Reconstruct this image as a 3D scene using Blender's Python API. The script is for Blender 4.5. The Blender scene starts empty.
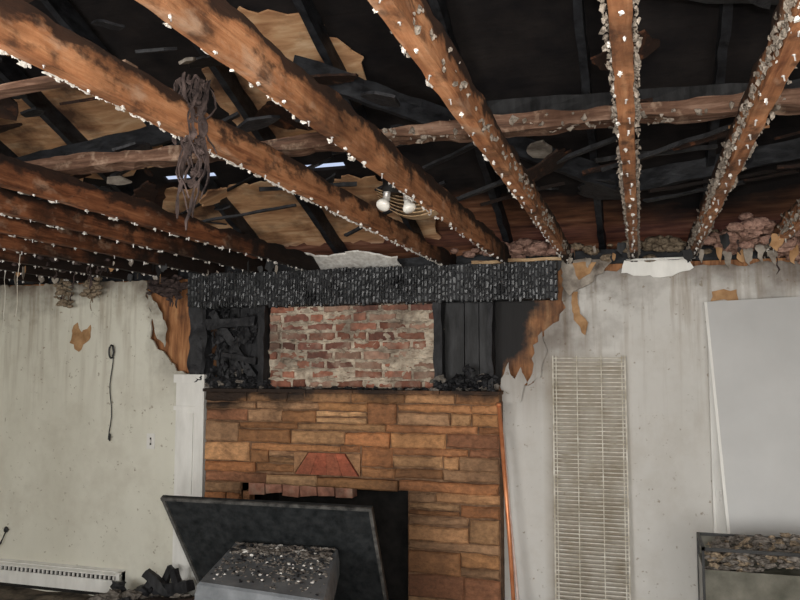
import bpy, bmesh, math, random
from mathutils import Vector, noise, Matrix
R = random.Random(7)
sc = bpy.context.scene
sc.view_settings.view_transform = 'Standard'
WY = 5.1      # back wall plane
CZ = 2.38     # underside of joists

# ------------------------------------------------------------------ materials
class NM:
    def __init__(s, name, rough=0.8, metal=0.0, spec=0.3):
        s.m = bpy.data.materials.new(name); s.m.use_nodes = True
        s.nt = s.m.node_tree; s.b = s.nt.nodes['Principled BSDF']
        s.b.inputs['Roughness'].default_value = rough
        s.b.inputs['Metallic'].default_value = metal
        s.b.inputs['Specular IOR Level'].default_value = spec
        s.tc = s.nt.nodes.new('ShaderNodeTexCoord').outputs['Object']
        s.xyz = None
    def n(s, t): return s.nt.nodes.new(t)
    def l(s, a, b): s.nt.links.new(a, b)
    def vec(s, sc_):
        mp = s.n('ShaderNodeMapping'); mp.inputs['Scale'].default_value = sc_
        s.l(s.tc, mp.inputs['Vector']); return mp.outputs[0]
    def noise(s, scale=5, detail=6, sv=(1,1,1), rough=0.6, dist=0):
        t = s.n('ShaderNodeTexNoise'); t.inputs['Scale'].default_value = scale
        t.inputs['Detail'].default_value = detail; t.inputs['Roughness'].default_value = rough
        t.inputs['Distortion'].default_value = dist
        s.l(s.vec(sv), t.inputs['Vector']); return t.outputs['Fac']
    def ramp(s, fac, stops):
        r = s.n('ShaderNodeValToRGB'); e = r.color_ramp.elements
        while len(e) < len(stops): e.new(0.5)
        for i, (p, c) in enumerate(stops):
            e[i].position = p
            e[i].color = (c, c, c, 1) if isinstance(c, (int, float)) else (*c, 1)
        s.l(fac, r.inputs[0]); return r.outputs[0]
    def mix(s, fac, a, b, mode='MIX'):
        m = s.n('ShaderNodeMix'); m.data_type = 'RGBA'; m.blend_type = mode
        for v, i in ((fac, 0), (a, 6), (b, 7)):
            if isinstance(v, (int, float)): m.inputs[i].default_value = v
            elif isinstance(v, tuple): m.inputs[i].default_value = (*v, 1)
            else: s.l(v, m.inputs[i])
        return m.outputs[2]
    def math(s, op, a, b=0.0, c=0.0):
        m = s.n('ShaderNodeMath'); m.operation = op
        for i, v in enumerate((a, b, c)):
            if isinstance(v, (int, float)): m.inputs[i].default_value = v
            else: s.l(v, m.inputs[i])
        return m.outputs[0]
    def axis(s, k):
        if s.xyz is None:
            s.xyz = s.n('ShaderNodeSeparateXYZ'); s.l(s.tc, s.xyz.inputs[0])
        return s.xyz.outputs[k]
    def rng(s, v, a, b):
        m = s.n('ShaderNodeMapRange'); s.l(v, m.inputs[0])
        m.inputs[1].default_value = a; m.inputs[2].default_value = b; return m.outputs[0]
    def attr(s):
        a = s.n('ShaderNodeAttribute'); a.attribute_name = 'Col'; return a.outputs['Color']
    def col(s, c):
        if isinstance(c, tuple): s.b.inputs['Base Color'].default_value = (*c, 1)
        else: s.l(c, s.b.inputs['Base Color'])
    def bump(s, h, st=0.5, d=0.01):
        b = s.n('ShaderNodeBump'); b.inputs['Strength'].default_value = st; b.inputs['Distance'].default_value = d
        s.l(h, b.inputs['Height']); s.l(b.outputs[0], s.b.inputs['Normal'])

def m_wood(name, sv, cols, char_y=None, char_amt=0.6, edge=False):
    m = NM(name, 0.8, 0, 0.2)
    g = m.noise(3, 8, sv, 0.65, 0.4)
    c = m.ramp(g, [(0.3, cols[0]), (0.5, cols[1]), (0.72, cols[2])])
    n2 = m.noise(2.4, 7, (1, 1, 1), 0.68)
    c = m.mix(m.ramp(n2, [(0.45, 0.0), (0.66, char_amt)]), c, (0.05, 0.022, 0.012))
    n3 = m.noise(7, 6, (2, 1, 2)); c = m.mix(m.ramp(n3, [(0.56, 0.0), (0.7, 0.4)]), c, (0.58, 0.43, 0.31))
    n4 = m.noise(11, 7, (1.6, .8, 1.6))
    if edge:
        e = m.math('ADD', m.rng(m.axis(2), CZ+.03, CZ+.095), m.math('MULTIPLY', m.math('SUBTRACT', n4, 0.5), 2.4))
        c = m.mix(m.ramp(e, [(0.42, 0.0), (0.85, 0.95)]), c, (0.018, 0.012, 0.01))
        c = m.mix(m.ramp(n4, [(0.53, 0.0), (0.66, 0.8)]), c, (0.05, 0.024, 0.015))
    if char_y:
        f = m.math('ADD', m.rng(m.axis(1), char_y[0], char_y[1]), m.math('MULTIPLY', m.noise(5, 5), 0.9))
        c = m.mix(m.ramp(f, [(0.65, 0.0), (1.15 / 1.2, 0.96)]), c, (0.014, 0.011, 0.01))
    m.col(c); m.bump(m.math('ADD', g, n3), 0.7, 0.006); return m.m

M = {}
M['joist'] = m_wood('joist_wood', (14, 1.0, 14), [(0.19,0.068,0.03),(0.44,0.19,0.085),(0.62,0.32,0.165)], (3.8,5.7), 0.8, True)
M['joist_dark'] = m_wood('scorched_joist_wood', (14, 1.2, 14), [(0.05,0.018,0.01),(0.22,0.08,0.035),(0.40,0.17,0.08)], (3.2,5.2), 0.92, True)
M['cross'] = m_wood('cross_strap_wood', (1.2, 14, 14), [(0.03,0.017,0.012),(0.13,0.07,0.045),(0.33,0.21,0.15)], None, 0.96)
M['trimwood'] = m_wood('pale_trim_wood', (2, 14, 14), [(0.25,0.15,0.08),(0.5,0.34,0.19),(0.65,0.5,0.32)], None, 0.6)
def m_plain(name, a, b, scale=8, rough=0.8, bs=0.5, bd=0.01, metal=0.0, spec=0.3, sv=(1,1,1)):
    m = NM(name, rough, metal, spec); g = m.noise(scale, 7, sv)
    m.col(m.ramp(g, [(0.32, a), (0.68, b)])); m.bump(g, bs, bd); return m.m
M['plaster'] = m_plain('plaster_bits', (0.5,0.46,0.41), (0.85,0.83,0.78), 30)
M['fuzz'] = m_plain('grey_insulation', (0.12,0.095,0.07), (0.42,0.36,0.30), 60, 0.95, 1, 0.02)
M['pink'] = m_plain('pink_insulation', (0.22,0.12,0.09), (0.58,0.36,0.28), 45, 0.95, 1, 0.02)
M['tanfuzz'] = m_plain('tan_insulation', (0.1,0.07,0.045), (0.42,0.33,0.23), 45, 0.95, 1, 0.02)
M['nail'] = m_plain('nail_steel', (0.4,0.38,0.36), (0.7,0.68,0.65), 50, 0.4, 0.2, 0.002, 0.6)
M['rag'] = m_plain('burnt_rag', (0.015,0.01,0.01), (0.10,0.07,0.062), 25, 0.9, 1, 0.01)
M['paper'] = m_plain('brown_paper', (0.25,0.13,0.055), (0.5,0.3,0.15), 12)
M['char'] = m_plain('charcoal', (0.006,0.006,0.007), (0.030,0.030,0.033), 24, 0.6, 0.9, 0.012, 0, 0.3, (1,1,.5))
M['gator'] = m_plain('alligatored_char', (0.005,0.005,0.006), (0.055,0.058,0.060), 7, 0.38, 0.6, 0.005, 0, 0.5)
M['charwood'] = m_plain('charred_rafter_wood', (0.004,0.004,0.005), (0.03,0.032,0.037), 4, 0.6, 0.7, 0.01, 0, 0.3, (3,3,6))  # char, with the tone lowered further to paint in the attic darkness
M['sootboard'] = m_plain('sooty_board', (0.006,0.006,0.006), (0.04,0.04,0.042), 7, 0.6, 0.4, 0.006, 0, 0.3, (3,3,.6))
M['drycrust'] = m_plain('sooty_drywall', (0.09,0.07,0.055), (0.45,0.40,0.34), 9, 0.9, 0.4, 0.004)
m = NM('roof_sheathing', 0.85); g = m.noise(3, 8, (1.2, 7, 7)); p = m.noise(0.9, 5)
br = m.ramp(g, [(0.3, (0.06,0.024,0.014)), (0.55, (0.20,0.085,0.042)), (0.8, (0.38,0.20,0.115))])
f = m.math('ADD', m.rng(m.axis(1), 5.2, 3.8), m.math('MULTIPLY', p, 1.3))
dk = m.ramp(m.noise(5, 6), [(0.35, (0.005,0.004,0.005)), (0.8, (0.025,0.020,0.018))])  # attic gloom painted into the colour: brown at the eaves, near-black up the slope
m.col(m.mix(m.ramp(f, [(0.66, 0.0), (0.98, 1.0)]), br, dk)); m.bump(g, 0.6, 0.01); M['deck'] = m.m
m = NM('plywood', 0.75); g = m.noise(2.2, 8, (1.5, 7, 4), 0.6, 0.6); p = m.noise(2.6, 6)
c = m.ramp(g, [(0.3, (0.34,0.16,0.075)), (0.5, (0.58,0.33,0.17)), (0.72, (0.78,0.56,0.35))])
m.col(m.mix(m.ramp(p, [(0.47, 0.0), (0.66, 0.93)]), c, (0.06,0.03,0.02))); m.bump(g, 0.4, 0.005); M['ply'] = m.m
def m_dry(name, a, b, shelf=False):
    m = NM(name, 0.85, 0, 0.2)
    s1 = m.noise(1.1, 6, (1.3, 1, 0.7)); s2 = m.noise(4, 7)
    c = m.ramp(s1, [(0.3, a), (0.65, b)])
    drip = m.noise(6, 5, (3.0, 1, 0.22)); top = m.rng(m.axis(2), 1.2, 2.3)
    c = m.mix(m.math('MULTIPLY', m.ramp(drip, [(0.49, 0.0), (0.74, 0.75)]), top), c, (0.22,0.16,0.10))
    grime = m.noise(2.2, 8, (1, 1, 1), .7); c = m.mix(m.ramp(grime, [(0.48, 0.0), (0.75, 0.4)]), c, (0.36,0.31,0.24))
    tp = m.math('ADD', m.rng(m.axis(2), 1.95, 2.40), m.math('MULTIPLY', m.math('SUBTRACT', s2, 0.5), 1.5))
    c = m.mix(m.ramp(tp, [(0.35, 0.0), (1.0, 0.88)]), c, (0.10,0.07,0.05))
    sp = m.noise(26, 3); c = m.mix(m.ramp(sp, [(0.66, 0.0), (0.72, 0.6)]), c, (0.2,0.15,0.09))
    d = m.math('ABSOLUTE', m.math('ADD', m.axis(0), 1.9))
    ed = m.math('ADD', m.rng(d, 1.95, 1.2), m.math('MULTIPLY', m.math('SUBTRACT', s2, 0.5), 1.5))
    c = m.mix(m.math('MULTIPLY', m.ramp(ed, [(0.3, 0.0), (0.9, 0.88)]), m.rng(m.axis(2), 1.35, 2.05)), c, (0.09,0.06,0.04))
    if shelf:
        q = m.rng(m.math('ABSOLUTE', m.math('ADD', m.axis(0), 0.33)), 0.28, 0.20)
        q = m.math('MULTIPLY', q, m.rng(m.axis(2), 1.82, 1.7))
        c = m.mix(m.math('MULTIPLY', q, m.ramp(m.noise(7, 6), [(0.3, 0.55), (0.65, 0.95)])), c, (0.26,0.22,0.165))
    m.col(c); m.bump(m.noise(60, 3), 0.15, 0.003); return m.m
M['dryL'] = m_dry('drywall_cream', (0.60,0.58,0.49), (0.73,0.715,0.62))
M['dryR'] = m_dry('drywall_grey', (0.55,0.535,0.50), (0.66,0.645,0.61), True)
m = NM('scorched_sheathing', 0.7); g = m.noise(3, 8, (9, 9, 1.2)); p = m.noise(3.5, 6)
br = m.ramp(g, [(0.3, (0.1,0.035,0.015)), (0.55, (0.38,0.17,0.07)), (0.75, (0.58,0.32,0.15))])
d = m.math('ABSOLUTE', m.math('ADD', m.axis(0), 1.87))
f = m.math('ADD', m.rng(d, 1.02, 1.5), m.math('MULTIPLY', m.math('SUBTRACT', p, 0.5), 1.9))
f = m.math('ADD', f, m.rng(m.axis(2), 1.9, 1.5))
f = m.math('SUBTRACT', f, m.math('MULTIPLY', m.rng(d, 1.0, 0.9), 2.0))
m.col(m.mix(m.ramp(f, [(0.3, 0.0), (0.75, 1.0)]), (0.015,0.014,0.014), br)); m.bump(g, 0.6, 0.01); M['sheath'] = m.m
m = NM('ashlar_stone', 0.75, 0, 0.3); g = m.noise(22, 9, (1, 1, 1.5), 0.75); p = m.noise(2.4, 7); q = m.noise(7, 8, (1,1,1.4), .7)
c = m.mix(1.0, m.attr(), m.ramp(g, [(0.28, 0.45), (0.5, 0.98), (0.75, 1.5)]), 'MULTIPLY')
c = m.mix(m.ramp(q, [(0.52, 0.0), (0.70, 0.5)]), c, (0.11,0.055,0.03))
c = m.mix(m.ramp(p, [(0.46, 0.0), (0.70, 0.68)]), c, (0.08,0.04,0.022))
tz = m.math('ADD', m.rng(m.axis(2), 1.36, 1.55), m.math('MULTIPLY', m.math('SUBTRACT', p, 0.5), 2.2))
c = m.mix(m.ramp(tz, [(0.4, 0.0), (0.95, 0.94)]), c, (0.018,0.013,0.011))
dx = m.rng(m.math('ABSOLUTE', m.math('ADD', m.axis(0), 1.9)), 1.0, 0.5); dz = m.rng(m.axis(2), 1.2, 0.8)
c = m.mix(m.math('MULTIPLY', m.math('MULTIPLY', dx, dz), 0.6), c, (0.03,0.015,0.01))
m.col(c); m.bump(m.math('ADD', m.noise(35, 6), g), 1.0, 0.01); M['stone'] = m.m
m = NM('old_brick', 0.85); g = m.noise(22, 7); p = m.noise(9, 6); q = m.noise(2.5, 6)
c = m.mix(1.0, m.attr(), m.ramp(g, [(0.25, 0.5), (0.75, 1.3)]), 'MULTIPLY')
c = m.mix(m.ramp(p, [(0.50, 0.0), (0.68, 0.6)]), c, (0.42,0.33,0.25))
c = m.mix(m.ramp(q, [(0.48, 0.0), (0.70, 0.8)]), c, (0.05,0.035,0.03)); m.col(c); m.bump(g, 0.9, 0.01); M['brick'] = m.m
m = NM('white_mortar', 0.9); g = m.noise(16, 7); q = m.noise(2.5, 6)
c = m.mix(m.ramp(q, [(0.46, 0.0), (0.70, 0.85)]), m.ramp(g, [(0.3, (0.25,0.19,0.14)), (0.65, (0.66,0.57,0.45))]), (0.06,0.045,0.035))
m.col(c); m.bump(g, 1, 0.01); M['mortar'] = m.m
M['mortar_dk'] = m_plain('stone_mortar', (0.07,0.036,0.02), (0.24,0.14,0.08), 16, 0.9, 1, 0.01)
M['soot'] = m_plain('soot_black', (0.006,0.006,0.006), (0.025,0.022,0.02), 8, 0.9)
M['white'] = m_plain('white_paint', (0.64,0.63,0.59), (0.82,0.81,0.77), 5, 0.5, 0.1, 0.003, 0, 0.4, (2,2,0.5))
M['door'] = m_plain('door_paint', (0.45,0.45,0.44), (0.53,0.53,0.52), 1.6, 0.45, 0.05, 0.003, 0, 0.4)
M['wire'] = m_plain('vinyl_wire', (0.42,0.37,0.28), (0.85,0.82,0.74), 14, 0.5, 0.2, 0.002)
M['copper'] = m_plain('copper', (0.5,0.16,0.06), (0.85,0.36,0.18), 8, 0.4, 0.2, 0.002, 0.4)
M['rod'] = m_plain('pale_rod', (0.6,0.42,0.36), (0.85,0.74,0.68), 10, 0.5)
M['stove'] = m_plain('black_stove_steel', (0.008,0.010,0.011), (0.035,0.038,0.040), 20, 0.5, 0.2, 0.004, 0.2, 0.4)
M['rim'] = m_plain('dusty_rim_steel', (0.02,0.02,0.02), (0.14,0.135,0.125), 20, 0.6, 0.2, 0.004, 0.1, 0.4)
M['hood'] = m_plain('grey_stove_steel', (0.12,0.13,0.14), (0.25,0.265,0.28), 7, 0.5, 0.25, 0.004, 0.1, 0.4)
M['ash'] = m_plain('ash_debris', (0.06,0.05,0.04), (0.28,0.25,0.22), 28, 0.95, 1, 0.02)
M['floor'] = m_plain('debris_floor', (0.03,0.025,0.02), (0.2,0.16,0.12), 9, 0.95, 1, 0.04)
M['black'] = m_plain('black_plastic', (0.012,0.012,0.012), (0.03,0.03,0.03), 8, 0.5)
M['murk'] = m_plain('murky_glass', (0.05,0.05,0.035), (0.17,0.16,0.13), 7, 0.3, 0.2, 0.004, 0, 0.5)
m = NM('bulb_glass', 0.15, 0, 0.6); m.col((0.8,0.77,0.7)); M['bulb'] = m.m

# ------------------------------------------------------------------ mesh builder
def ico(sub):
    bm = bmesh.new(); bmesh.ops.create_icosphere(bm, subdivisions=sub, radius=1)
    v = [x.co.copy() for x in bm.verts]; f = [[y.index for y in x.verts] for x in bm.faces]; bm.free(); return v, f
ICO = {1: ico(1), 2: ico(2), 3: ico(3)}
class B:
    def __init__(s, *mats): s.v = []; s.f = []; s.mi = []; s.c = []; s.mats = mats; s.sm = []
    def add(s, vs, fs, mi=0, col=(1,1,1), smooth=False):
        o = len(s.v); s.v += [Vector(p) for p in vs]
        for f in fs: s.f.append([o + i for i in f]); s.mi.append(mi); s.c.append(col); s.sm.append(smooth)
    def box(s, x0, x1, y0, y1, z0, z1, mi=0, col=(1,1,1), rot=None, ctr=None):
        vs = [Vector(p) for p in ((x0,y0,z0),(x1,y0,z0),(x1,y1,z0),(x0,y1,z0),(x0,y0,z1),(x1,y0,z1),(x1,y1,z1),(x0,y1,z1))]
        if rot is not None:
            c = Vector(ctr) if ctr else Vector(((x0+x1)/2, (y0+y1)/2, (z0+z1)/2))
            vs = [rot @ (p - c) + c for p in vs]
        s.add(vs, [(0,3,2,1),(4,5,6,7),(0,1,5,4),(1,2,6,5),(2,3,7,6),(3,0,4,7)], mi, col)
    def hexa(s, p, mi=0, col=(1,1,1)):   # p: 4 bottom + 4 top
        s.add(p, [(0,3,2,1),(4,5,6,7),(0,1,5,4),(1,2,6,5),(2,3,7,6),(3,0,4,7)], mi, col)
    def beam(s, a, b, w, h, seg=20, amp=0.004, mi=0, col=(1,1,1), up=(0,0,1), taper=None, topamp=0.0, botamp=0.0):
        a = Vector(a); b = Vector(b); d = (b-a).normalized(); r = d.cross(Vector(up)).normalized(); u = r.cross(d)
        prof = [(-.5,-.5),(-.2,-.5),(.2,-.5),(.5,-.5),(.5,-.17),(.5,.17),(.5,.5),(0,.5),(-.5,.5),(-.5,.17),(-.5,-.17)]
        vs = []; n = len(prof)
        for i in range(seg+1):
            t = i/seg; k = taper(t) if taper else 1
            for (x, y) in prof:
                p = a.lerp(b, t) + r*x*w*k + u*y*h*k
                q = noise.noise_vector(p*9 + Vector((a.x*3, 0, 0))) * amp
                if topamp and y > .3: q += -u*topamp*max(0, noise.fractal(Vector((p.x*4,p.y*4,a.x)),1,2,4)+.25)
                if botamp and y < -.3: q += u*botamp*max(0, noise.fractal(Vector((p.x*7,p.y*7,a.x+5)),1,2,4)+.1)
                vs.append(p + q)
        fs = []
        for i in range(seg):
            for j in range(n):
                k = (j+1) % n; fs.append((i*n+j, i*n+k, (i+1)*n+k, (i+1)*n+j))
        fs.append(tuple(range(n))[::-1]); fs.append(tuple(seg*n+j for j in range(n)))
        s.add(vs, fs, mi, col)
    def tube(s, pts, r, n=8, mi=0, col=(1,1,1)):
        pts = [Vector(p) for p in pts]; rs = r if isinstance(r, list) else [r]*len(pts); vs = []; fs = []
        for i, p in enumerate(pts):
            d = (pts[min(i+1, len(pts)-1)] - pts[max(i-1, 0)]).normalized()
            ref = Vector((0,0,1)) if abs(d.z) < .9 else Vector((1,0,0))
            a = d.cross(ref).normalized(); b = d.cross(a)
            for k in range(n):
                t = 2*math.pi*k/n; vs.append(p + (a*math.cos(t) + b*math.sin(t))*rs[i])
        for i in range(len(pts)-1):
            for k in range(n): fs.append((i*n+k, i*n+(k+1) % n, (i+1)*n+(k+1) % n, (i+1)*n+k))
        s.add(vs, fs + [tuple(range(n))[::-1], tuple((len(pts)-1)*n+k for k in range(n))], mi, col, n > 6)
    def blob(s, c, r, sub=2, amp=0.4, mi=0, col=(1,1,1), fr=1.6, smooth=False):
        c = Vector(c); r = Vector(r) if not isinstance(r, (int, float)) else Vector((r, r, r))
        V, F = ICO[sub]; off = Vector((R.uniform(0,99), R.uniform(0,99), R.uniform(0,99)))
        vs = []
        for p in V:
            k = 1 + amp*noise.fractal(p*fr + off, 1, 2, 3)*1.6
            vs.append(c + Vector((p.x*r.x, p.y*r.y, p.z*r.z))*k)
        s.add(vs, F, mi, col, smooth)
    def ribbon(s, pts, w, mi=0, tw=3.0, col=(1,1,1)):
        pts = [Vector(p) for p in pts]; a0 = R.uniform(0, 6); vs = []; fs = []; n = len(pts)
        for i, p in enumerate(pts):
            a = a0 + tw*i/n; ww = w*R.uniform(.5, 1.2)*(1 if i < n-1 else .3)
            o = Vector((math.cos(a), math.sin(a), R.uniform(-.2,.2)))*ww/2
            q = Vector((-o.y, o.x, 0)).normalized()*0.002
            vs += [p-o-q, p+o-q, p+o+q, p-o+q]
        for i in range(n-1):
            for k in range(4): fs.append((i*4+k, i*4+(k+1) % 4, (i+1)*4+(k+1) % 4, (i+1)*4+k))
        fs += [(3,2,1,0), tuple((n-1)*4+k for k in range(4))]
        s.add(vs, fs, mi, col)
    def slab(s, poly, o, ax, ay, th, mi=0, col=(1,1,1), ragged=0.0, step=0.04):
        """polygon (2-D) on plane o + x*ax + y*ay extruded by vector th; edges roughened"""
        o = Vector(o); ax = Vector(ax); ay = Vector(ay); th = Vector(th); P = []
        n = len(poly)
        for i in range(n):
            a = poly[i]; b = poly[(i+1) % n]; rg = ragged if len(a) < 3 else a[2]
            L = math.hypot(b[0]-a[0], b[1]-a[1]); k = max(1, int(L/step)) if rg > 0 else 1
            for j in range(k):
                t = j/k; q = rg if j else 0
                P.append((a[0]+(b[0]-a[0])*t + R.uniform(-q, q), a[1]+(b[1]-a[1])*t + R.uniform(-q, q)))
        n = len(P); vs = [o + ax*x + ay*y for x, y in P]; vs += [p + th for p in vs]
        s.add(vs, [tuple(range(n)), tuple(range(2*n-1, n-1, -1))] + [(i, i+n, (i+1) % n+n, (i+1) % n) for i in range(n)], mi, col)
    def obj(s, name, parent=None):
        me = bpy.data.meshes.new(name); me.from_pydata([tuple(p) for p in s.v], [], s.f)
        for m in s.mats: me.materials.append(M[m])
        at = me.color_attributes.new('Col', 'FLOAT_COLOR', 'CORNER')
        for i, p in enumerate(me.polygons):
            p.material_index = s.mi[i]; p.use_smooth = s.sm[i]
            for li in p.loop_indices: at.data[li].color = (*s.c[i], 1)
        me.validate(); me.update()
        bm = bmesh.new(); bm.from_mesh(me); bmesh.ops.recalc_face_normals(bm, faces=bm.faces); bm.to_mesh(me); bm.free()
        ob = bpy.data.objects.new(name, me); sc.collection.objects.link(ob)
        if parent: ob.parent = parent
        return ob

# ------------------------------------------------------------------ room shell
b = B('floor'); N = 70; vs = []; fs = []
for i in range(N+1):
    for j in range(N+1):
        x = -5.6 + 8.2*i/N; y = -1.6 + 6.85*j/N
        vs.append((x, y, 0.03*noise.fractal(Vector((x*2.5, y*2.5, 0)), 1, 2, 4)-.01))
for i in range(N):
    for j in range(N): a = i*(N+1)+j; fs.append((a, a+N+1, a+N+2, a+1))
b.add(vs, fs); b.box(-5.7, 2.7, -1.7, 5.45, -.2, -.06); b.obj('floor')

OPX0, OPX1, OPZ = -2.69, -1.47, .91
b = B('sheath', 'dryL', 'dryR', 'soot', 'paper')
yb = WY+.06
b.box(-5.6, OPX0, yb, yb+.10, -.05, CZ, 0); b.box(OPX1, 2.6, yb, yb+.10, -.05, CZ, 0); b.box(OPX0, OPX1, yb, yb+.1, OPZ, CZ, 0)
X = (1,0,0); Z = (0,0,1)
left = [(-5.6,-.05), (-3.09,-.05), (-3.09,1.66,.012), (-3.32,1.68,.02), (-3.44,1.83,.02), (-3.56,1.93,.015), (-3.54,2.1,.02), (-3.61,2.25,.02), (-3.6,2.37,.015), (-5.6,2.37)]
b.slab(left, (0, WY, 0), X, Z, (0,.015,0), 1)
right = [(-.88,-.05), (2.6,-.05), (2.6,2.37,.015), (-.42,2.33,.02), (-.47,2.2,.02), (-.45,2.1,.02), (-.53,2.0,.03), (-.63,1.88,.03), (-.66,1.74,.03), (-.66,1.62,.025), (-.76,1.60,.02), (-.80,1.66,.02), (-.87,1.62,.015), (-.87,1.5)]
b.slab(right, (0, WY, 0), X, Z, (0,.015,0), 2)
b.slab([(-.70,1.6),(-.62,1.65),(-.57,1.82),(-.6,1.95),(-.66,1.86),(-.64,1.75)], (0,WY-.02,0), X, Z, (0,.004,0), 2, ragged=.014, step=.03)
b.slab([(-.86,1.44),(-.74,1.50),(-.70,1.62),(-.74,1.72),(-.78,1.64),(-.82,1.75),(-.87,1.64)], (0,WY-.03,0), X, Z, (0,.004,0), 2, ragged=.015, step=.03)
b.slab([(-3.5,1.95),(-3.42,1.86),(-3.4,2.0),(-3.5,2.2),(-3.6,2.3)], (0,WY-.012,0), X, Z, (0,.004,0), 1, ragged=.012, step=.03)
b.slab([(-4.29,1.9),(-4.2,1.83),(-4.11,1.92),(-4.1,2.04),(-4.18,1.98),(-4.22,2.06),(-4.27,2.0)], (0,WY-.006,0), X, Z, (0,.005,0), 4, ragged=.012, step=.03)
b.slab([(.42,2.12),(.5,2.13),(.58,2.12),(.57,2.19),(.43,2.18)], (0,WY-.006,0), X, Z, (0,.005,0), 4, ragged=.01, step=.03)
b.slab([(-.40,2.02),(-.33,1.92),(-.31,2.0),(-.36,2.06),(-.37,2.2),(-.41,2.2)], (0,WY-.02,0), X, Z, (0,.005,0), 4, ragged=.01, step=.03)
wall = b.obj('wall_back')
b = B('dryL'); b.box(-5.7,-5.6,-1.7,5.3,-.05,3.0); b.obj('wall_left')
b = B('dryR'); b.box(2.6,2.7,-1.7,5.3,-.05,3.0); b.obj('wall_right')
b = B('dryL', 'white')
b.box(-5.6,-3.4,-1.7,-1.6,-.05,3.0); b.box(-1.4,-.6,-1.7,-1.6,-.05,3.0); b.box(1.6,2.6,-1.7,-1.6,-.05,3.0)
for a, c in ((-3.4,-1.4), (-.6,1.6)):
    b.box(a,c,-1.7,-1.6,-.05,.8); b.box(a,c,-1.7,-1.6,2.15,3.0)
b.obj('wall_front')
for i, (a, c) in enumerate(((-3.4,-1.4), (-.6,1.6))):
    b = B('white')
    b.box(a,c,-1.68,-1.6,.8,.86); b.box(a,c,-1.68,-1.6,2.09,2.15); b.box(a,a+.06,-1.68,-1.6,.86,2.09); b.box(c-.06,c,-1.68,-1.6,.86,2.09)
    b.box((a+c)/2-.025,(a+c)/2+.025,-1.67,-1.63,.86,2.09); b.obj('window_%d' % (i+1))
b = B('charwood', 'joist_dark'); b.beam((-5.6,5.21,2.43),(2.6,5.21,2.43),.10,.09,80,.01,0,up=(0,0,1)); b.obj('wall_top_plate', wall)

# ------------------------------------------------------------------ roof
SL = .42
def rz(y): return 2.6 + (5.3-y)*SL
b = B('deck')
def roofpiece(x0,x1,y0,y1):
    t = .02
    b.hexa([(x0,y0,rz(y0)),(x1,y0,rz(y0)),(x1,y1,rz(y1)),(x0,y1,rz(y1)),(x0,y0,rz(y0)+t),(x1,y0,rz(y0)+t),(x1,y1,rz(y1)+t),(x0,y1,rz(y1)+t)])
ya, yc = 4.40, 4.46
roofpiece(-6,3,yc,5.7); roofpiece(-6,3,1.6,ya)
roofpiece(-6,-3.0,ya,yc); roofpiece(-2.62,-2.10,ya,yc); roofpiece(-1.72,3,ya,yc)
b.hexa([(-6,-2,2.64),(3,-2,2.64),(3,1.6,rz(1.6)),(-6,1.6,rz(1.6)),(-6,-2,2.66),(3,-2,2.66),(3,1.6,rz(1.6)+.02),(-6,1.6,rz(1.6)+.02)])
b.slab([(-2,2.6),(5.5,2.5),(1.6,rz(1.6)+.02)], (-5.95,0,0), (0,1,0), Z, (.03,0,0))
b.slab([(-2,2.6),(5.5,2.5),(1.6,rz(1.6)+.02)], (2.9,0,0), (0,1,0), Z, (.03,0,0))
b.box(-6,3,5.42,5.45,2.3,2.62)
roof = b.obj('ceiling_roof_deck')
def sheet(name, poly, mat='ply', off=.012):
    b = B(mat)
    b.slab(poly, (0,5.3,rz(5.3)-off-.012), X, (0,-1,SL), (0,0,-.01), 0, ragged=.03, step=.05); return b.obj(name)
sheet('plywood_sheet', [(-3.25,.1),(-3.2,.6),(-3.05,.80),(-2.3,.81),(-1.55,.79),(-1.45,.6),(-1.3,.4),(-1.3,.1)])
sheet('plywood_sheet', [(-2.25,1.2),(-2.2,1.75),(-1.9,2.1),(-1.5,2.0),(-1.3,1.7),(-1.35,1.45),(-1.55,1.3),(-1.85,1.1)])
sheet('plywood_sheet', [(-3.9,.98),(-4.0,1.6),(-3.1,1.8),(-2.5,1.6),(-2.4,1.25),(-2.9,1.1),(-3.2,.98)])
sheet('plywood_sheet', [(-4.6,1.85),(-4.6,2.5),(-3.4,2.5),(-3.2,2.0),(-3.9,1.95)])
for i in range(13):
    x = -5.1 + i*.61
    b = B('charwood'); y0, y1 = 5.35, 1.65
    b.beam((x,y0,rz(y0)-.09),(x,y1,rz(y1)-.09),.04,.11,40,.01,0); b.obj('roof_rafter')
b = B('charwood', 'sootboard')
for (a, c, q) in (((-.9,3.9,3.05),(1.9,3.3,2.75),1), ((-.2,4.6,2.75),(2.2,4.1,3.0),0), ((-1.6,3.4,3.2),(-.1,4.3,2.72),0), ((.2,3.0,3.3),(2.2,3.2,2.9),0),
               ((-.6,3.0,3.35),(1.3,3.2,3.0),1), ((-4.2,3.4,2.7),(-2.3,3.8,3.1),0)):
    b.beam(a,c,.04,.11,30,.012,q)
b.obj('collapsed_roof_brace')

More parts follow.
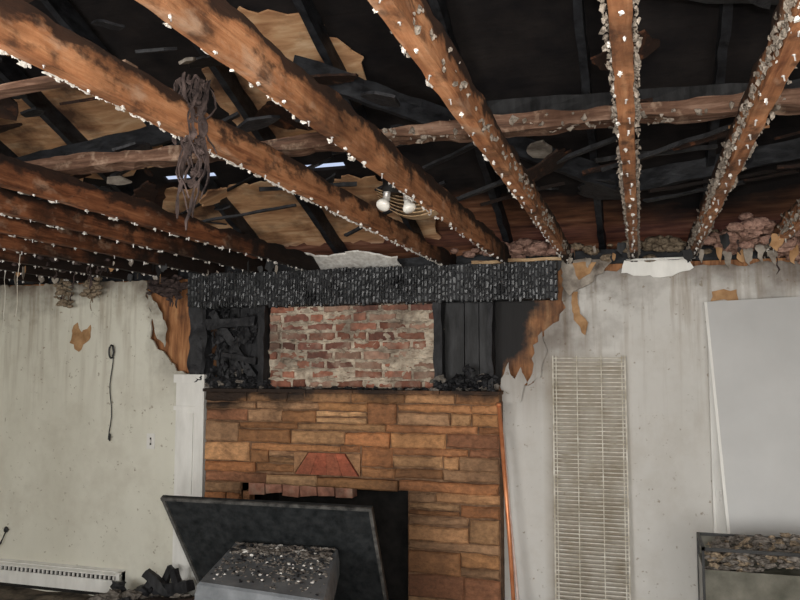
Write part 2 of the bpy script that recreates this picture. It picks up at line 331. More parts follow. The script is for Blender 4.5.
# ------------------------------------------------------------------ joists
joists = {}
def joist(x, mat='joist', h=.11, w=.042, fuzz=0, plaster=1.0, y0=-1.55, y1=5.13, nails=True, dz=0.0):
    b = B(mat); zc = CZ + h/2 + dz
    b.beam((x,y0,zc),(x,y1,zc),w,h,260,.0045,topamp=.028)
    ob = b.obj('ceiling_joist'); joists[round(x,2)] = ob
    d = B('plaster', 'nail', 'fuzz')
    y = max(y0, .3)
    while y < 4.9 and nails:
        y += R.uniform(.10,.19); s = min(1, .40+y*.2)
        px = x + R.uniform(-.008,.008); L = R.uniform(.010,.022)*s
        d.tube([(px,y,CZ+dz+.004),(px+R.uniform(-.004,.004),y,CZ+dz-L)], .0024*s, 5, 1)
        d.tube([(px,y,CZ+dz-.0005),(px,y,CZ+dz-.003)], .0055*s, 7, 1)
        if R.random() < .6: d.blob((px,y,CZ+dz-L*.4), (R.uniform(.003,.0065)*s,R.uniform(.004,.011)*s,R.uniform(.003,.006)*s), 2, .7, 0)
    y = max(y0, .3)
    while y < 4.95:
        y += R.uniform(.007,.022)
        if R.random() < plaster*(.35+noise.noise(Vector((x*5,y*1.5,0)))+.2):
            k = (1.0 if R.random() < .9 else 1.6)*min(1, .5+y*.2)
            d.blob((x-w/2+R.uniform(-.004,.002), y, CZ+dz+R.uniform(-.006,.007)), (R.uniform(.002,.005)*k,R.uniform(.005,.015)*k,R.uniform(.002,.006)*k), 2, .8, 0)
    if fuzz:
        y = .5
        while y < 4.95:
            y += R.uniform(.003,.008)
            for sgn in (-1,1):
                k = .6 + 1.1*noise.noise(Vector((x*7+sgn*3,y*2.3,1)))
                if R.random() < fuzz*k:
                    zz = abs(R.gauss(0,.03)); e = R.uniform(.3,1.0)*min(1, .55+y*.2)
                    d.blob((x+sgn*(w/2+R.uniform(0,.012)), y, CZ+dz+.006+zz), (.007*e,.010*e,.010*e), 1, .9, 2, fr=2.4)
    d.obj('joist_residue', ob)
joist(-1.2, h=.10, plaster=2.2)
joist(-.81, h=.12, plaster=.4)
joist(-.42, plaster=.25, fuzz=.4)
joist(-.02, plaster=.15, fuzz=.95)
joist(.31, plaster=.15, fuzz=1.0)
joist(.72, plaster=.3, fuzz=.9)
joist(1.13, plaster=.3, fuzz=.5)
joist(1.54, plaster=.2); joist(1.95, plaster=.2); joist(2.36, plaster=.2)
for x in (-2.17,-2.57,-2.97,-3.37,-3.77,-4.17,-4.57,-4.97,-5.37):
    joist(x, 'joist_dark', h=.11, plaster=.3)
joist(-1.62, 'joist_dark', h=.09, plaster=0, nails=False, y0=-1.5, y1=.9)
b = B('cross'); b.beam((-5.5,2.5,CZ+.145),(2.5,2.5,CZ+.145),.085,.062,300,.004,topamp=.02,botamp=.02)
ob = b.obj('cross_strap', joists[-.02]); d = B('fuzz', 'plaster')
x = -1.0
while x < 2.4:
    x += R.uniform(.004,.010)
    e = R.uniform(.4,1.2); d.blob((x, 2.5+R.uniform(-.05,.045), CZ+.120+abs(R.gauss(0,.022))), (.010*e,.010*e,.011*e), 1, .9, 0, fr=2.4)
d.obj('strap_residue', ob)
b = B('cross'); b.beam((-3.9,2.0,CZ+.15),(-1.3,1.75,CZ+.17),.05,.02,50,.003,topamp=.008)
b.obj('fallen_lath', joists[-1.2])
b = B('joist'); b.beam((-2.6,1.9,2.62),(-1.0,1.35,2.66),.03,.02,40,.003); b.obj('splintered_lath', joists[-1.2])

# collapsed ceiling and roof debris caught in the attic, lying over the joists
b = B('char', 'sootboard', 'drycrust', 'ply', 'joist_dark')
def shard(x, y, z, s_, mi):
    n = R.randint(5,8); poly = []
    for i in range(n):
        a = 2*math.pi*i/n; r = s_*R.uniform(.45,1.2); poly.append((r*math.cos(a)*1.5, r*math.sin(a)))
    t = R.uniform(0,3.1); tilt = R.uniform(-.7,.7); ax = Vector((math.cos(t),math.sin(t),R.uniform(-.3,.3))).normalized()
    ay = Vector((-math.sin(t),math.cos(t),tilt)).normalized()
    b.slab(poly, (x,y,z), ax, ay, ax.cross(ay)*.01, mi, ragged=s_*.12, step=.03)
for k in range(80):
    x = R.choice((R.uniform(-4.6,-1.3), R.uniform(-4.6,1.4))); y = R.uniform(2.0,4.9); s_ = R.uniform(.03,.14)
    z = CZ+.15+s_*.6+R.random()**2*.25*(5.3-y)
    if -3.0 < x < -1.6 and y > 3.6: s_ *= .4
    shard(x, y, z, s_, R.choice((0,0,0,1,1,2,4,4,3)))
for k in range(22):
    x = R.uniform(-4.6,1.2); y = R.uniform(2.6,4.6); t = R.uniform(-.9,.9); L = R.uniform(.3,.9)
    a = Vector((x,y,CZ+.15+R.uniform(0,.25))); c_ = a + Vector((L*math.cos(t), L*math.sin(t)*.6, R.uniform(-.03,.3)))
    b.beam(a, c_, R.uniform(.01,.05), R.uniform(.008,.02), 14, .006, R.choice((0,1,4,4,0)))
b.obj('attic_debris', joists[-.81])

b = B('rag')
for k in range(18):
    p = Vector((-1.2+R.uniform(-.03,.045), 1.88+R.uniform(-.04,.04), 2.55)); pts = []
    L = R.uniform(.15,.44); ph = R.uniform(0,6)
    for i in range(18):
        t = i/17; pts.append(p + Vector((.013*math.sin(t*9+ph)+R.uniform(-.005,.005), .013*math.cos(t*8+ph*2), -L*t)))
    b.ribbon(pts, R.uniform(.005,.015))
for k in range(30): b.blob((-1.18+R.gauss(0,.015),1.88+R.gauss(0,.02),2.55-R.uniform(0,.3)), R.uniform(.005,.014), 2, .9)
b.obj('hanging_burnt_rag', joists[-1.2])

# ceiling light fixture
b = B('black', 'bulb', 'nail'); fx, fy = -.98, 3.12
b.tube([(fx,fy,2.52),(fx,fy,2.47)], .055, 20, 0)
for dx_, dy_, m_ in ((-.03,-.02,1), (.04,.03,1)):
    c = Vector((fx+dx_,fy+dy_,2.445)); dr = Vector((dx_*2, dy_*2-.1, -.2)).normalized()
    b.tube([c+Vector((0,0,.05)), c+dr*.01], .016, 12, 2)
    prof = [(0,.013),(.015,.016),(.028,.024),(.04,.030),(.05,.030),(.057,.025),(.06,.013),(.061,.001)]
    b.tube([c + dr*t for t, r in prof], [r for t, r in prof], 18, m_)
b.obj('twin_bulb_ceiling_light')
b = B('trimwood')
for k in range(6):
    pts = []
    for i in range(14):
        t = i/13; pts.append(Vector((-1.13+.33*t, 3.38-.26*t, 2.535-.010*k-.11*t-.02*math.sin(t*3.1)-.02*k*t*(1-t))))
    vs = []; fs = []
    for i, p in enumerate(pts):
        for (a, c) in ((-.08,0),(.08,0),(.08,.004),(-.08,.004)): vs.append(p+Vector((0,a*(1-.1*k),c)))
    for i in range(13):
        for q in range(4): fs.append((i*4+q, i*4+(q+1) % 4, (i+1)*4+(q+1) % 4, (i+1)*4+q))
    fs += [(3,2,1,0), (52,53,54,55)]; b.add(vs, fs)
b.obj('delaminated_plywood_strip', joists[-.81])

# ------------------------------------------------------------------ char: lintel beam, posts, panels
b = B('char', 'gator')
bx0, bx1, bz0, bz1, by = -3.13, -.5, 2.15, 2.385, 4.93
b.box(bx0,bx1,by,5.10,bz0,bz1)
def wob(x, z): return .008*noise.noise(Vector((x*9, z*9, 4))), .010*noise.noise(Vector((x*7, z*9, 9)))
x = bx0
while x < bx1:
    w = R.uniform(.014,.03); z = bz0 - R.uniform(0,.025)
    while z < bz1:
        h = R.uniform(.025,.06); q = R.uniform(.002,.014)+.014*max(0,noise.noise(Vector((x*3,z*6,2)))); z2 = min(z+h, bz1+R.uniform(0,.012)); g = .0018
        pr = [(x+g,z+g),(x+w-g,z+g),(x+w-g,z2-g),(x+g,z2-g)]
        pr = [(p[0]+wob(*p)[0]+R.uniform(-.002,.002), p[1]+wob(*p)[1]+R.uniform(-.003,.003)) for p in pr]
        b.add([(p[0],by+.004,p[1]) for p in pr] + [(p[0]*.6+(x+w/2)*.4,by-q+R.uniform(-.003,.003),p[1]*.75+(z+z2)/2*.25) for p in pr],
              [(4,5,6,7),(0,1,5,4),(1,2,6,5),(2,3,7,6),(3,0,4,7)], 1)
        z = z2
    x += w
b.obj('charred_lintel_beam')
b = B('char', 'sootboard'); x = -3.0
while x < -2.6: w = R.uniform(.07,.13); b.box(x+.003,min(x+w,-2.6)-.003,5.12+R.uniform(0,.02),5.155,1.56,2.15,R.choice((0,1))); x += w
x = -1.26
while x < -.93: w = R.uniform(.08,.15); b.box(x+.003,min(x+w,-.93)-.003,5.12+R.uniform(0,.02),5.155,1.56,2.15,1); x += w
b.obj('charred_boards', wall)
b = B('char'); b.beam((-3.09,5.05,1.62),(-3.09,5.05,2.16),.13,.09,30,.03,0,up=(0,1,0)); b.beam((-2.98,5.02,2.12),(-2.66,5.08,1.65),.05,.05,16,.02,0)
b.beam((-3.0,5.0,2.02),(-2.62,5.03,2.04),.05,.07,16,.02,0); b.beam((-2.9,5.03,1.8),(-2.62,5.03,1.76),.04,.04,16,.02,0)
for k in range(60): b.blob((R.uniform(-3.15,-2.62), R.uniform(5.03,5.1), R.uniform(1.6,2.14)), (R.uniform(.01,.04),.02,R.uniform(.01,.05)), 2, .8, 0, fr=2)
b.obj('charred_corner_post', wall)
for x, w in ((-2.585,.05),(-1.285,.055),(-.93,.03)):
    b = B('char'); b.beam((x,5.07,1.57),(x,5.07,2.16),w,.10,24,.012,0,up=(0,1,0)); b.obj('charred_stud', wall)
b = B('char', 'ash')
for k in range(90):
    x = R.uniform(-3.1,-2.55) if R.random() < .6 else R.uniform(-1.3,-.9)
    b.blob((x,R.uniform(4.99,5.1),1.58+abs(R.gauss(0,.04))), (R.uniform(.012,.04),.025,R.uniform(.012,.03)), 2, .8, R.choice((0,0,0,0,0,1)), fr=2)
for k in range(60): b.blob((R.uniform(-2.95,-.9),R.uniform(4.95,5.03),1.57), (R.uniform(.008,.03),.015,R.uniform(.004,.014)), 2, .8, R.choice((0,0,1)), fr=2)
b.obj('charcoal_heap', wall)

# ------------------------------------------------------------------ brick chimney breast
b = B('mortar', 'brick'); x0, x1, z0, z1 = -2.555, -1.315, 1.57, 2.145
nx, nz = 110, 60; vs = []; fs = []; DY = .03
for i in range(nx+1):
    for j in range(nz+1):
        x = x0+(x1-x0)*i/nx; z = z0+(z1-z0)*j/nz
        vs.append((x, DY+5.080-.016*noise.fractal(Vector((x*14,z*22,3)),1,2,4), z))
for i in range(nx):
    for j in range(nz): a = i*(nz+1)+j; fs.append((a, a+nz+1, a+nz+2, a+1))
b.add(vs, fs, 0); b.box(x0,x1,DY+5.10,DY+5.125,z0,z1,0)
z = z0; row = 0
while z < z1-.02:
    h = .055; x = x0 - (row % 2)*.1 - R.uniform(0,.04)
    while x < x1:
        L = R.choice((.2,.2,.2,.1)); a = max(x,x0)+.004; c = min(x+L,x1)-.004
        if c-a > .03 and R.random() > .04:
            k = R.uniform(.55,1.15); cl = R.choice([(.31,.125,.08),(.36,.16,.105),(.26,.115,.085),(.38,.23,.165)])
            cl = tuple(q*k for q in cl); yo = DY + 5.070 + R.uniform(-.012,.012); tl = R.uniform(-.004,.004)
            zz = z + R.uniform(-.005,.005); hh = min(z+h+R.uniform(-.004,.003),z1); pts = [(a,zz-tl),(c,zz+tl),(c,hh+tl),(a,hh-tl)]
            j = lambda: R.uniform(-.005,.005)
            fr = [(p[0]*.95+(a+c)/2*.05+j(), yo+j(), p[1]*.88+(zz+hh)/2*.12+j()) for p in pts]
            b.add([(p[0],DY+5.1,p[1]) for p in pts]+[(p[0],yo+.008,p[1]) for p in pts]+fr,
                  [(0,1,5,4),(1,2,6,5),(2,3,7,6),(3,0,4,7),(4,5,9,8),(5,6,10,9),(6,7,11,10),(7,4,8,11),(8,9,10,11)], 1, cl)
        x += L + .014
    for k in range(34):
        b.blob((R.uniform(x0,x1), DY+5.068, z+h+.006+R.uniform(-.012,.012)), (R.uniform(.012,.05),.012,R.uniform(.005,.014)), 2, .7, 0)
    z += .0665; row += 1
b.obj('exposed_brick_chimney')

# ------------------------------------------------------------------ stone fireplace
FY = 4.95; FX0, FX1, FZ = -2.975, -.864, 1.545
b = B('mortar_dk', 'stone', 'soot', 'brick')
b.box(FX0,OPX0,FY+.012,WY-.002,0,FZ-.005); b.box(OPX1,FX1,FY+.012,WY-.002,0,FZ-.005); b.box(OPX0,OPX1,FY+.012,WY+.055,OPZ,FZ-.005)
rows = [0,.09,.15,.24,.31,.39,.45,.54,.60,.70,.76,.84,.91,.985,1.055,1.14,1.19,1.285,1.335,1.42,1.475,1.545]
pal = [(.56,.28,.12),(.64,.34,.16),(.48,.23,.10),(.40,.18,.08),(.66,.39,.20),(.52,.29,.14),(.35,.155,.08),(.56,.24,.10),(.45,.26,.14)]
def stone(a,c,z,h,prot=0,cl=None,skew=0):
    g = .0035; a += g; c -= g; z0 = z+g; z1 = h-g; y = FY - R.uniform(-.003,.020) - prot; cl = cl or R.choice(pal); k = R.uniform(.65,1.1); cl = tuple(q*k for q in cl)
    j = lambda q=.004: R.uniform(-q,q); e = .009
    sk = [j(.006) for _ in range(4)]
    pts = [(a+j(.006),z0+sk[0]),(c+j(.006),z0+sk[1]),(c+j(.006),z1+sk[2]),(a+j(.006),z1+sk[3])]
    ring = []
    for i in range(4):
        p, q = pts[i], pts[(i+1) % 4]; n = 5 if i % 2 == 0 else 2
        for t in range(n): ring.append((p[0]+(q[0]-p[0])*t/n+j(.003), p[1]+(q[1]-p[1])*t/n+j(.0045)))
    cx, cz = (a+c)/2, (z0+z1)/2; n = len(ring)
    inn = [(p[0]-math.copysign(min(e,abs(p[0]-cx)),p[0]-cx), p[1]-math.copysign(min(e,abs(p[1]-cz)),p[1]-cz)) for p in ring]
    vs = [(p[0],FY+.03,p[1]) for p in ring]+[(p[0],y+.010,p[1]) for p in ring]+[(p[0],y+j(.004),p[1]) for p in inn]+[(cx,y-.003,cz)]
    fs = []
    for i in range(n):
        q = (i+1) % n; fs += [(i,q,n+q,n+i),(n+i,n+q,2*n+q,2*n+i),(2*n+i,2*n+q,3*n)]
    b.add(vs, fs, 1, cl)
occ = []
for i in range(len(rows)-1):
    z, h = rows[i], rows[i+1]; nocc = []
    blocks = list(occ)
    if h <= OPZ+.001: blocks.append((OPX0,OPX1))
    if z > .98 and h < 1.15: blocks.append((-2.28,-1.80))
    blocks.sort(); cur = FX0; gaps = []
    for a, c in blocks:
        if a > cur+.01: gaps.append((cur,a))
        cur = max(cur,c)
    if cur < FX1-.01: gaps.append((cur,FX1))
    special = abs(z-.91) < .001
    for a, c in gaps:
        x = a
        while x < c-.001:
            L = R.uniform(.3,.8) if (h-z < .065 or special) else R.uniform(.1,.42)
            x2 = x+L
            if c-x2 < .1: x2 = c
            u = R.random()
            if special or x2-x < .12: stone(x,x2,z,h,prot=.03 if special and x > OPX0-.2 and x2 < OPX1+.2 else 0)
            elif u < .20 and i < len(rows)-2 and (h > OPZ or h < OPZ-.1) and not (.83 < h < 1.14) and x2-x < .40: stone(x,x2,z,rows[i+2]); nocc.append((x,x2))
            elif u < .38 and h-z > .075: zm = z+(h-z)*R.uniform(.4,.6); stone(x,x2,z,zm); stone(x,x2,zm,h)
            else: stone(x,x2,z,h)
            x = x2
    occ = nocc
for k in range(4):
    t0, t1 = k/4, (k+1)/4; zb, zt = .99, 1.135
    bx = lambda t: -2.27+.46*t; tx = lambda t: -2.17+.26*t
    q = [(bx(t0)+.001,zb),(bx(t1)-.001,zb),(tx(t1)-.001,zt),(tx(t0)+.001,zt)]
    b.add([(p[0],FY+.03,p[1]) for p in q]+[(p[0],FY-.012-R.uniform(0,.003),p[1]) for p in q], [(0,1,5,4),(1,2,6,5),(2,3,7,6),(3,0,4,7),(4,5,6,7)], 1, (.42+.05*(k % 2),.13,.07))
b.slab([(-2.28,.99),(-2.28,1.135),(-2.18,1.135)], (0,FY-.005,0), X, Z, (0,.03,0), 1, (.45,.24,.12))
b.slab([(-1.80,.99),(-1.90,1.135),(-1.80,1.135)], (0,FY-.005,0), X, Z, (0,.03,0), 1, (.45,.24,.12))
x = FX0-.01
while x < FX1:
    x2 = min(x+R.uniform(.3,.6), FX1+.01); b.box(x+.002,x2-.002,FY-.035,WY-.002,FZ-.004,FZ+.018,1,(.3,.15,.075)); x = x2
for k in range(6):
    xx = OPX0+.06+k*.13; b.box(xx,xx+.12,FY+.01,FY+.1,OPZ-.06-R.uniform(0,.02),OPZ+.0,3,(.40,.19,.13), Matrix.Rotation(R.uniform(-.12,.12),3,'Y'))
b.box(OPX0+.01,OPX0+.06,FY+.02,FY+.1,.0,.85,1,(.4,.2,.1))
b.box(OPX0-.03,OPX0,FY+.03,5.6,0,OPZ,2); b.box(OPX1,OPX1+.03,FY+.03,5.6,0,OPZ,2); b.box(OPX0,OPX1,5.57,5.6,0,OPZ,2)
b.box(OPX0,OPX1,WY,5.6,OPZ,OPZ+.03,2); b.box(OPX0,OPX1,FY+.03,5.6,-.02,.02,2)
b.obj('stone_fireplace')

b = B('white'); o = .045; b.box(-3.30+o,-3.13+o,5.0,5.097,0,1.64); b.box(-3.12+o,-3.05+o,4.97,5.097,0,1.66); b.box(-3.31+o,-3.12+o,4.98,5.097,1.60,1.66)
b.box(-3.28+o,-3.15+o,4.99,5.0,.1,.75); b.box(-3.28+o,-3.15+o,4.99,5.0,.8,1.38); b.box(-3.31+o,-3.12+o,4.985,5.097,1.40,1.43); b.obj('trim_1')

# ------------------------------------------------------------------ fireplace insert (tilted surround + stove hood)
root = bpy.data.objects.new('fireplace_insert', None); sc.collection.objects.link(root)
b = B('stove', 'rim')
TL, TR, BR, BL = Vector((-2.72,4.05,.957)), Vector((-1.44,4.15,.945)), Vector((-1.42,4.55,.03)), Vector((-2.50,4.45,.0))
nrm = (TR-TL).cross(BL-TL).normalized()
if nrm.y > 0: nrm = -nrm
t = nrm*.02
b.hexa([BL,BR,BR-t,BL-t,TL,TR,TR-t,TL-t])
def rim(p, q, w):
    d = (q-p).normalized(); s_ = d.cross(nrm).normalized()*w
    c = (TL+TR+BR+BL)/4
    if (c-p).dot(s_) < 0: s_ = -s_
    o = nrm*.014; b.hexa([p,q,q+s_,p+s_,p+o,q+o,q+s_+o,p+s_+o], 1)
rim(TL,TR,.018); rim(TR,BR,.018); rim(TL,BL,.018)
b.obj('surround_plate', root)
b = B('hood', 'stove')
K = [Vector(p) for p in ((-2.09,3.43,.68),(-1.386,3.36,.67),(-1.66,4.2,.70),(-2.27,4.12,.71))]
mid = sum(K, Vector())/4
def ring(k, z): return [Vector((mid.x+(p.x-mid.x)*k, mid.y+(p.y-mid.y)*k, (p.z if z is None else z))) for p in K]
rg = [ring(.97,None), ring(1.0,None), ring(1.03,.62), ring(1.03,.55), ring(.94,.54), ring(.94,.08)]
for p in rg[1]: p.z -= .012
vs = sum(rg, []); fs = [(0,1,2,3)]
for i in range(5):
    for q in range(4): fs.append((i*4+q, i*4+(q+1) % 4, (i+1)*4+(q+1) % 4, (i+1)*4+q))
fs.append((20,21,22,23)); b.add(vs, fs)
dr = lambda u, v_, z: Vector((rg[4][0].x*(1-u)+rg[4][1].x*u, rg[4][0].y*(1-u)+rg[4][1].y*u - v_, z))
b.hexa([dr(.12,0,.15),dr(.88,0,.15),dr(.88,-.01,.15),dr(.12,-.01,.15),dr(.12,.02,.48),dr(.88,.02,.48),dr(.88,-.01,.48),dr(.12,-.01,.48)],1)
for u in (.05,.95): b.tube([dr(u,-.08,.09),dr(u,-.08,0)],.02,10,1)
b.obj('stove_body', root)
b = B('ash', 'char', 'plaster')
for k in range(800):
    u, v_ = R.random(), R.random()**.55; p = (K[0]*(1-u)+K[1]*u)*(1-v_)+(K[3]*(1-u)+K[2]*u)*v_
    p = mid + (p-mid)*.92; r = R.uniform(.002,.008)*(2.0 if v_ > .75 else 1)
    b.blob((p.x,p.y,p.z+r*.2), (r*1.4,r*1.3,r*.7), 1, .6, R.choice((0,0,0,0,0,0,0,0,1,1,1,2)))
b.obj('ash_on_stove', root)

# ------------------------------------------------------------------ right side objects
b = B('wire'); sx0, sx1 = -.535, -.09
def shy(z): return 5.085 - (1.775-z)*.03
z = 1.775
while z > .02:
    b.tube([(sx0,shy(z),z),(sx1,shy(z),z)], .0036, 6); z -= .0254
for x in (sx0,sx0+.02,sx0+.15,sx0+.3,sx1-.02,sx1):
    b.tube([(x,shy(1.79)-.007,1.79),(x,shy(.0)-.007,.0)], .0052 if x in (sx0,sx1) else .0036, 6)
b.obj('wire_closet_shelf')
b = B('copper'); b.tube([(-.858,4.922,1.47),(-.80,4.9,.7),(-.755,4.86,.0)], .013, 12); b.tube([(-.858,4.922,1.47),(-.862,4.925,1.49)],.016,12); b.obj('copper_pipe')
b = B('rod'); b.tube([(-.845,4.98,1.3),(-.79,4.93,.7),(-.72,4.88,.0)], .009, 10); b.obj('metal_rod')

b = B('door', 'nail', 'white')   # slab door leaning against the wall
def dp(u, v_, w):
    y = 4.70 + (5.03-4.70)*v_/2.12; x = .49 + u - .11*v_/2.12
    return Vector((x, y-w, v_))
W_ = .52
b.hexa([dp(0,0,.035),dp(W_,0,.035),dp(W_,0,0),dp(0,0,0),dp(0,2.11,.035),dp(W_,2.13,.035),dp(W_,2.13,0),dp(0,2.11,0)])
b.hexa([dp(-.004,0,.037),dp(.012,0,.037),dp(.012,0,.034),dp(-.004,0,.034),dp(-.004,2.11,.037),dp(.012,2.11,.037),dp(.012,2.11,.034),dp(-.004,2.11,.034)],2)
c = dp(W_-.06,.95,.035); b.tube([c, c+Vector((0,-.03,0)), c+Vector((0,-.05,0))], [.012,.012,.024], 14, 1)
b.obj('leaning_door')
b = B('white', 'nail'); b.box(.395,.475,5.04,5.08,0,2.08,0); b.box(.41,.46,5.03,5.04,0,1.0,0); b.box(.43,.445,5.026,5.03,.93,.99,1)
b.obj('trim_2')

root = bpy.data.objects.new('aquarium', None); sc.collection.objects.link(root)
b = B('black', 'murk'); ax0, ax1, ay0, ay1, az0, az1 = .255, 1.15, 3.97, 4.32, .45, .885
for z in (az0, az1-.014):
    b.box(ax0,ax1,ay0,ay0+.014,z,z+.014); b.box(ax0,ax1,ay1-.014,ay1,z,z+.014); b.box(ax0,ax0+.014,ay0,ay1,z,z+.014); b.box(ax1-.014,ax1,ay0,ay1,z,z+.014)
for x in (ax0,ax1-.012):
    for y in (ay0,ay1-.012): b.box(x,x+.012,y,y+.012,az0,az1)
b.box(ax0+.004,ax1-.004,ay0+.004,ay0+.010,az0+.014,az1-.10,1); b.box(ax0+.004,ax0+.01,ay0+.01,ay1-.01,az0+.014,az1-.1,1)
b.box(ax1-.01,ax1-.004,ay0+.01,ay1-.01,az0+.014,az1-.014,1); b.box(ax0+.01,ax1-.01,ay1-.01,ay1-.004,az0+.014,az1-.014,1)
b.obj('tank', root)
b = B('ash', 'tanfuzz', 'plaster')
for k in range(600):
    x = R.uniform(ax0+.04,ax1-.04); y = R.uniform(ay0+.04,ay1-.04); hgt = .80+.10*max(0,(x-.3))+.25*(y-ay0)
    r = R.uniform(.004,.018); b.blob((x,y,min(hgt,.90)+R.uniform(-.05,.01)), (r*1.5,r,r*.7), 2, .6, R.choice((0,0,0,0,0,1,1)))
for k in range(5):
    x = ax0+.1+k*.15; b.beam((x,ay0+.1,.82),(x+R.uniform(.1,.25),ay0+.2,.9),.012,.012,6,.004,1)
b.obj('tank_debris', root)
b = B('black'); b.box(ax0,ax1,ay0,ay1,.42,.45)
for x in (ax0,ax1-.04):
    for y in (ay0,ay1-.04): b.box(x,x+.04,y,y+.04,0,.42)
b.box(ax0+.04,ax1-.04,ay0+.01,ay0+.03,.1,.13); b.obj('stand', root)

# ------------------------------------------------------------------ left side objects
b = B('white', 'soot'); hx0, hx1 = -5.55, -3.72
b.box(hx0,hx1,5.06,5.097,.01,.19); b.hexa([(hx0,5.03,.165),(hx1,5.03,.165),(hx1,5.097,.185),(hx0,5.097,.185),(hx0,5.03,.172),(hx1,5.03,.172),(hx1,5.097,.2),(hx0,5.097,.2)])
b.box(hx0,hx1,5.025,5.035,.04,.135); b.box(hx0,hx1,5.045,5.055,.01,.165,1); b.box(hx0,hx0+.03,5.025,5.097,.01,.19); b.box(hx1-.03,hx1,5.025,5.097,.01,.19)
x = hx0+.05
while x < hx1: b.box(x,x+.012,5.03,5.06,.137,.162); x += .04
b.obj('baseboard_heater')
b = B('white', 'black'); b.box(-3.56,-3.49,5.092,5.1,1.1,1.215); b.box(-3.53,-3.52,5.082,5.092,1.145,1.17); b.box(-3.531,-3.519,5.09,5.0925,1.13,1.185,1); b.obj('light_switch')
b = B('black'); pts = [(-3.88+.012*math.sin(i*.9),5.08,1.88-.06*i) for i in range(13)]
b.tube(pts,.004,6); b.tube([(-3.88+.020*math.cos(a),5.07,1.83+.05*math.sin(a)) for a in [q*math.pi/8 for q in range(17)]],.007,6)
b.blob((-3.88,5.08,1.18),(.01,.008,.03),2,.3); b.obj('hanging_cord')
b = B('black'); b.tube([(-4.82,5.08,.42),(-4.84,5.05,.33),(-4.93,5.0,.25),(-4.98,4.97,.15),(-4.93,4.93,.03)],.007,8); b.blob((-4.82,5.08,.43),(.02,.015,.025),2,.2); b.obj('power_cable')

b = B('char', 'joist_dark', 'ash', 'sootboard')
for a, c, w, q in (((-3.4,4.85,.14),(-2.95,4.75,.24),.07,0),((-3.3,4.75,.30),(-3.05,4.8,.1),.06,3),((-3.3,4.6,.12),(-2.75,4.7,.17),.07,1),((-3.1,4.78,.33),(-3.0,4.76,.08),.05,0),((-3.3,4.86,.06),(-3.16,4.84,.32),.04,3),((-3.4,4.7,.04),(-3.26,4.8,.27),.05,0)):
    b.beam(a,c,w,w,12,.014,q)
for k in range(130):
    r = R.uniform(.015,.05); b.blob((R.uniform(-3.6,-2.75),R.uniform(4.5,4.85),r*.5+R.uniform(.02,.14)), (r*1.4,r,r*.8), 2, .6, R.choice((0,2,2)))
b.obj('charred_log_heap')
b = B('ash', 'char', 'mortar', 'paper')
for k in range(260):
    r = R.uniform(.02,.06); x = R.uniform(-1.2,.2); b.blob((x,R.uniform(4.5,4.80),r*.5+.14*max(0,1-abs(x+.7)*2.2)), (r*1.4,r,r*.7), 2, .6, R.choice((0,0,1,2)))
for k in range(14):
    x = R.uniform(-.9,-.4); zz = R.uniform(.17,.27); b.box(x,x+.1,4.7,4.78,zz,zz+.012,R.choice((2,3)),rot=Matrix.Rotation(R.uniform(-1,1),3,'Y'))
b.obj('debris_pile')

# ------------------------------------------------------------------ insulation, rags and plaster along the wall top
def clump(name, mat, c, n, spread, r, rag=0, par=None):
    b = B(mat, 'rag', 'fuzz')
    for k in range(n*2):
        p = (c[0]+R.gauss(0,spread[0]), min(5.07,c[1]+R.gauss(0,spread[1])), c[2]+R.gauss(0,spread[2]))
        q = R.uniform(.4,1.0)*r; b.blob(p, (q*1.5,q*1.1,q*.8), 3, .22, 0, fr=4, smooth=True)
    for k in range(rag):
        x = c[0]+R.gauss(0,spread[0]); L = R.uniform(.06,.18)
        b.ribbon([(x+R.uniform(-.01,.01),c[1],c[2]-L*i/6) for i in range(7)], R.uniform(.01,.025), R.choice((0,1)))
    return b.obj(name, par or joists[-2.17])
clump('insulation_clump','tanfuzz',(-4.28,5.0,2.29),16,(.04,.02,.05),.024,5)
clump('insulation_clump','tanfuzz',(-4.02,5.0,2.32),12,(.035,.02,.04),.024,4)
clump('insulation_clump','rag',(-3.35,5.0,2.31),30,(.1,.03,.04),.026,10)
clump('insulation_clump','rag',(-3.7,4.5,2.42),18,(.2,.2,.02),.024,6)
clump('insulation_clump','pink',(-.72,4.98,2.48),34,(.15,.05,.022),.04,0)
clump('insulation_clump','pink',(.58,4.7,2.46),34,(.06,.25,.022),.042,2)
clump('insulation_clump','pink',(.9,4.9,2.42),30,(.1,.12,.035),.04,3)
clump('insulation_clump','tanfuzz',(.1,5.02,2.47),24,(.2,.03,.025),.03,0)
clump('insulation_clump','tanfuzz',(-2.17,1.9,2.41),20,(.03,.05,.03),.022,4)
b = B('plaster', 'pink'); 
b.slab([(-2.35,0),(-1.55,0),(-1.55,.12),(-1.8,.2),(-2.1,.17),(-2.3,.22)], (0,5.08,2.40), X, (0,-.8,.45), (0,0,.012), 0, ragged=.02, step=.03); b.obj('fallen_ceiling_board', joists[-2.17])
b = B('white', 'paper', 'drycrust'); b.slab([(-.07,0),(.34,.02),(.3,.16),(.12,.2),(-.03,.14)], (0,5.08,2.385), X, (0,-1,-.12), (0,0,.012), 0, ragged=.012, step=.03)
b.slab([(-.1,2.31),(.0,2.29),(.2,2.28),(.33,2.33),(.3,2.39),(-.08,2.39)], (0,5.075,0), X, Z, (0,.012,0), 0, ragged=.01, step=.03)
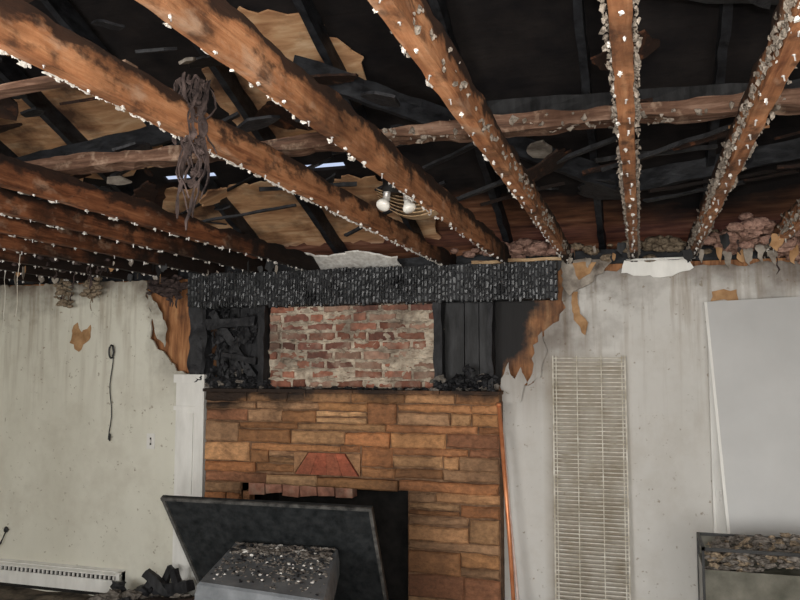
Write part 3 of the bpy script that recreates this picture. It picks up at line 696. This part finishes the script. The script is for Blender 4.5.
# curled torn drywall and paper at the right end of the burnt lintel
b.slab([(-.48,2.40),(-.47,2.24),(-.42,2.17),(-.35,2.22),(-.27,2.26),(-.2,2.34),(-.14,2.40)], (0,5.06,0), X, Z, (0,.012,0), 2, ragged=.015, step=.03)
b.slab([(-.4,2.38),(-.36,2.27),(-.29,2.31),(-.25,2.38)], (0,5.04,0), X, Z, (0,.006,0), 1, ragged=.01, step=.03)
for k in range(9):
    x = .35+k*.08+R.uniform(-.02,.02); s_ = R.uniform(.03,.07); b.slab([(x-s_*.5,2.41),(x-s_*.3,2.39-s_),(x+s_*.2,2.37-s_*1.5),(x+s_*.6,2.40)], (0,5.0-R.uniform(0,.3),0), X, Z, (0,.008,0), R.choice((1,2,2)), ragged=.01, step=.02)
b.obj('broken_ceiling_plaster', joists[-.02])
b = B('plaster', 'paper', 'sootboard', 'drycrust')
for k in range(60):
    x = R.choice([R.uniform(-5.0,-2.2), R.uniform(-5.0,-2.2), R.uniform(-.6,1.3)]); y = R.uniform(4.3,5.05); s_ = R.uniform(.012,.045); z = CZ + R.uniform(-.005,.04)
    b.slab([(-s_,0),(s_*.6,.01),(s_,-s_*1.2),(0,-s_*2),(-s_*.8,-s_)], (x,y,z), (math.cos(k),math.sin(k)*.6,0), Z, (0,.006,0), R.choice((1,2,2,3,3)), ragged=.006, step=.015)
b.obj('drywall_scraps', joists[-.02])
b = B('trimwood'); b.beam((-1.02,4.88,2.385),(-.46,4.95,2.40),.04,.02,20,.006); b.obj('loose_trim_strip', joists[-.42])
b = B('wire', 'trimwood')
for k in range(9):
    x = -3.9+R.uniform(-.9,.6); y = R.uniform(3.0,4.6); L = R.uniform(.15,.4)
    b.tube([(x+R.uniform(-.01,.01),y,2.4-L*i/5) for i in range(6)], .0018, 5, 0)
b.obj('dangling_wires', joists[-3.77])

# ------------------------------------------------------------------ lights
def area(name, loc, rot, sx, sy, e, col):
    l = bpy.data.lights.new(name,'AREA'); l.shape = 'RECTANGLE'; l.size = sx; l.size_y = sy; l.energy = e; l.color = col
    o = bpy.data.objects.new(name,l); o.location = loc; o.rotation_euler = rot; sc.collection.objects.link(o); return o
area('window_daylight',(.5,-1.58,1.48),(math.radians(84),0,0),2.0,1.2,112,(1,.985,.955))
area('window_daylight',(-2.4,-1.58,1.48),(math.radians(84),0,0),1.9,1.2,130,(1,.985,.955))
l = bpy.data.lights.new('camera_flash','POINT'); l.energy = 125; l.shadow_soft_size = .03; l.color = (1,.97,.91)
o = bpy.data.objects.new('camera_flash',l); o.location = (.03,.0,1.86); sc.collection.objects.link(o)
w = bpy.data.worlds.new('sky'); sc.world = w; w.use_nodes = True
bg = w.node_tree.nodes['Background']; sky = w.node_tree.nodes.new('ShaderNodeTexSky'); sky.sky_type = 'HOSEK_WILKIE'; sky.turbidity = 8
w.node_tree.links.new(sky.outputs[0], bg.inputs[0]); bg.inputs[1].default_value = 5.0

cam = bpy.data.cameras.new('camera'); cam.lens = 35.0; cam.sensor_width = 36; cam.clip_start = .05
co = bpy.data.objects.new('camera',cam); co.location = (0,0,1.75); co.rotation_euler = (math.radians(94.56),0,math.radians(17.1))
sc.collection.objects.link(co); sc.camera = co
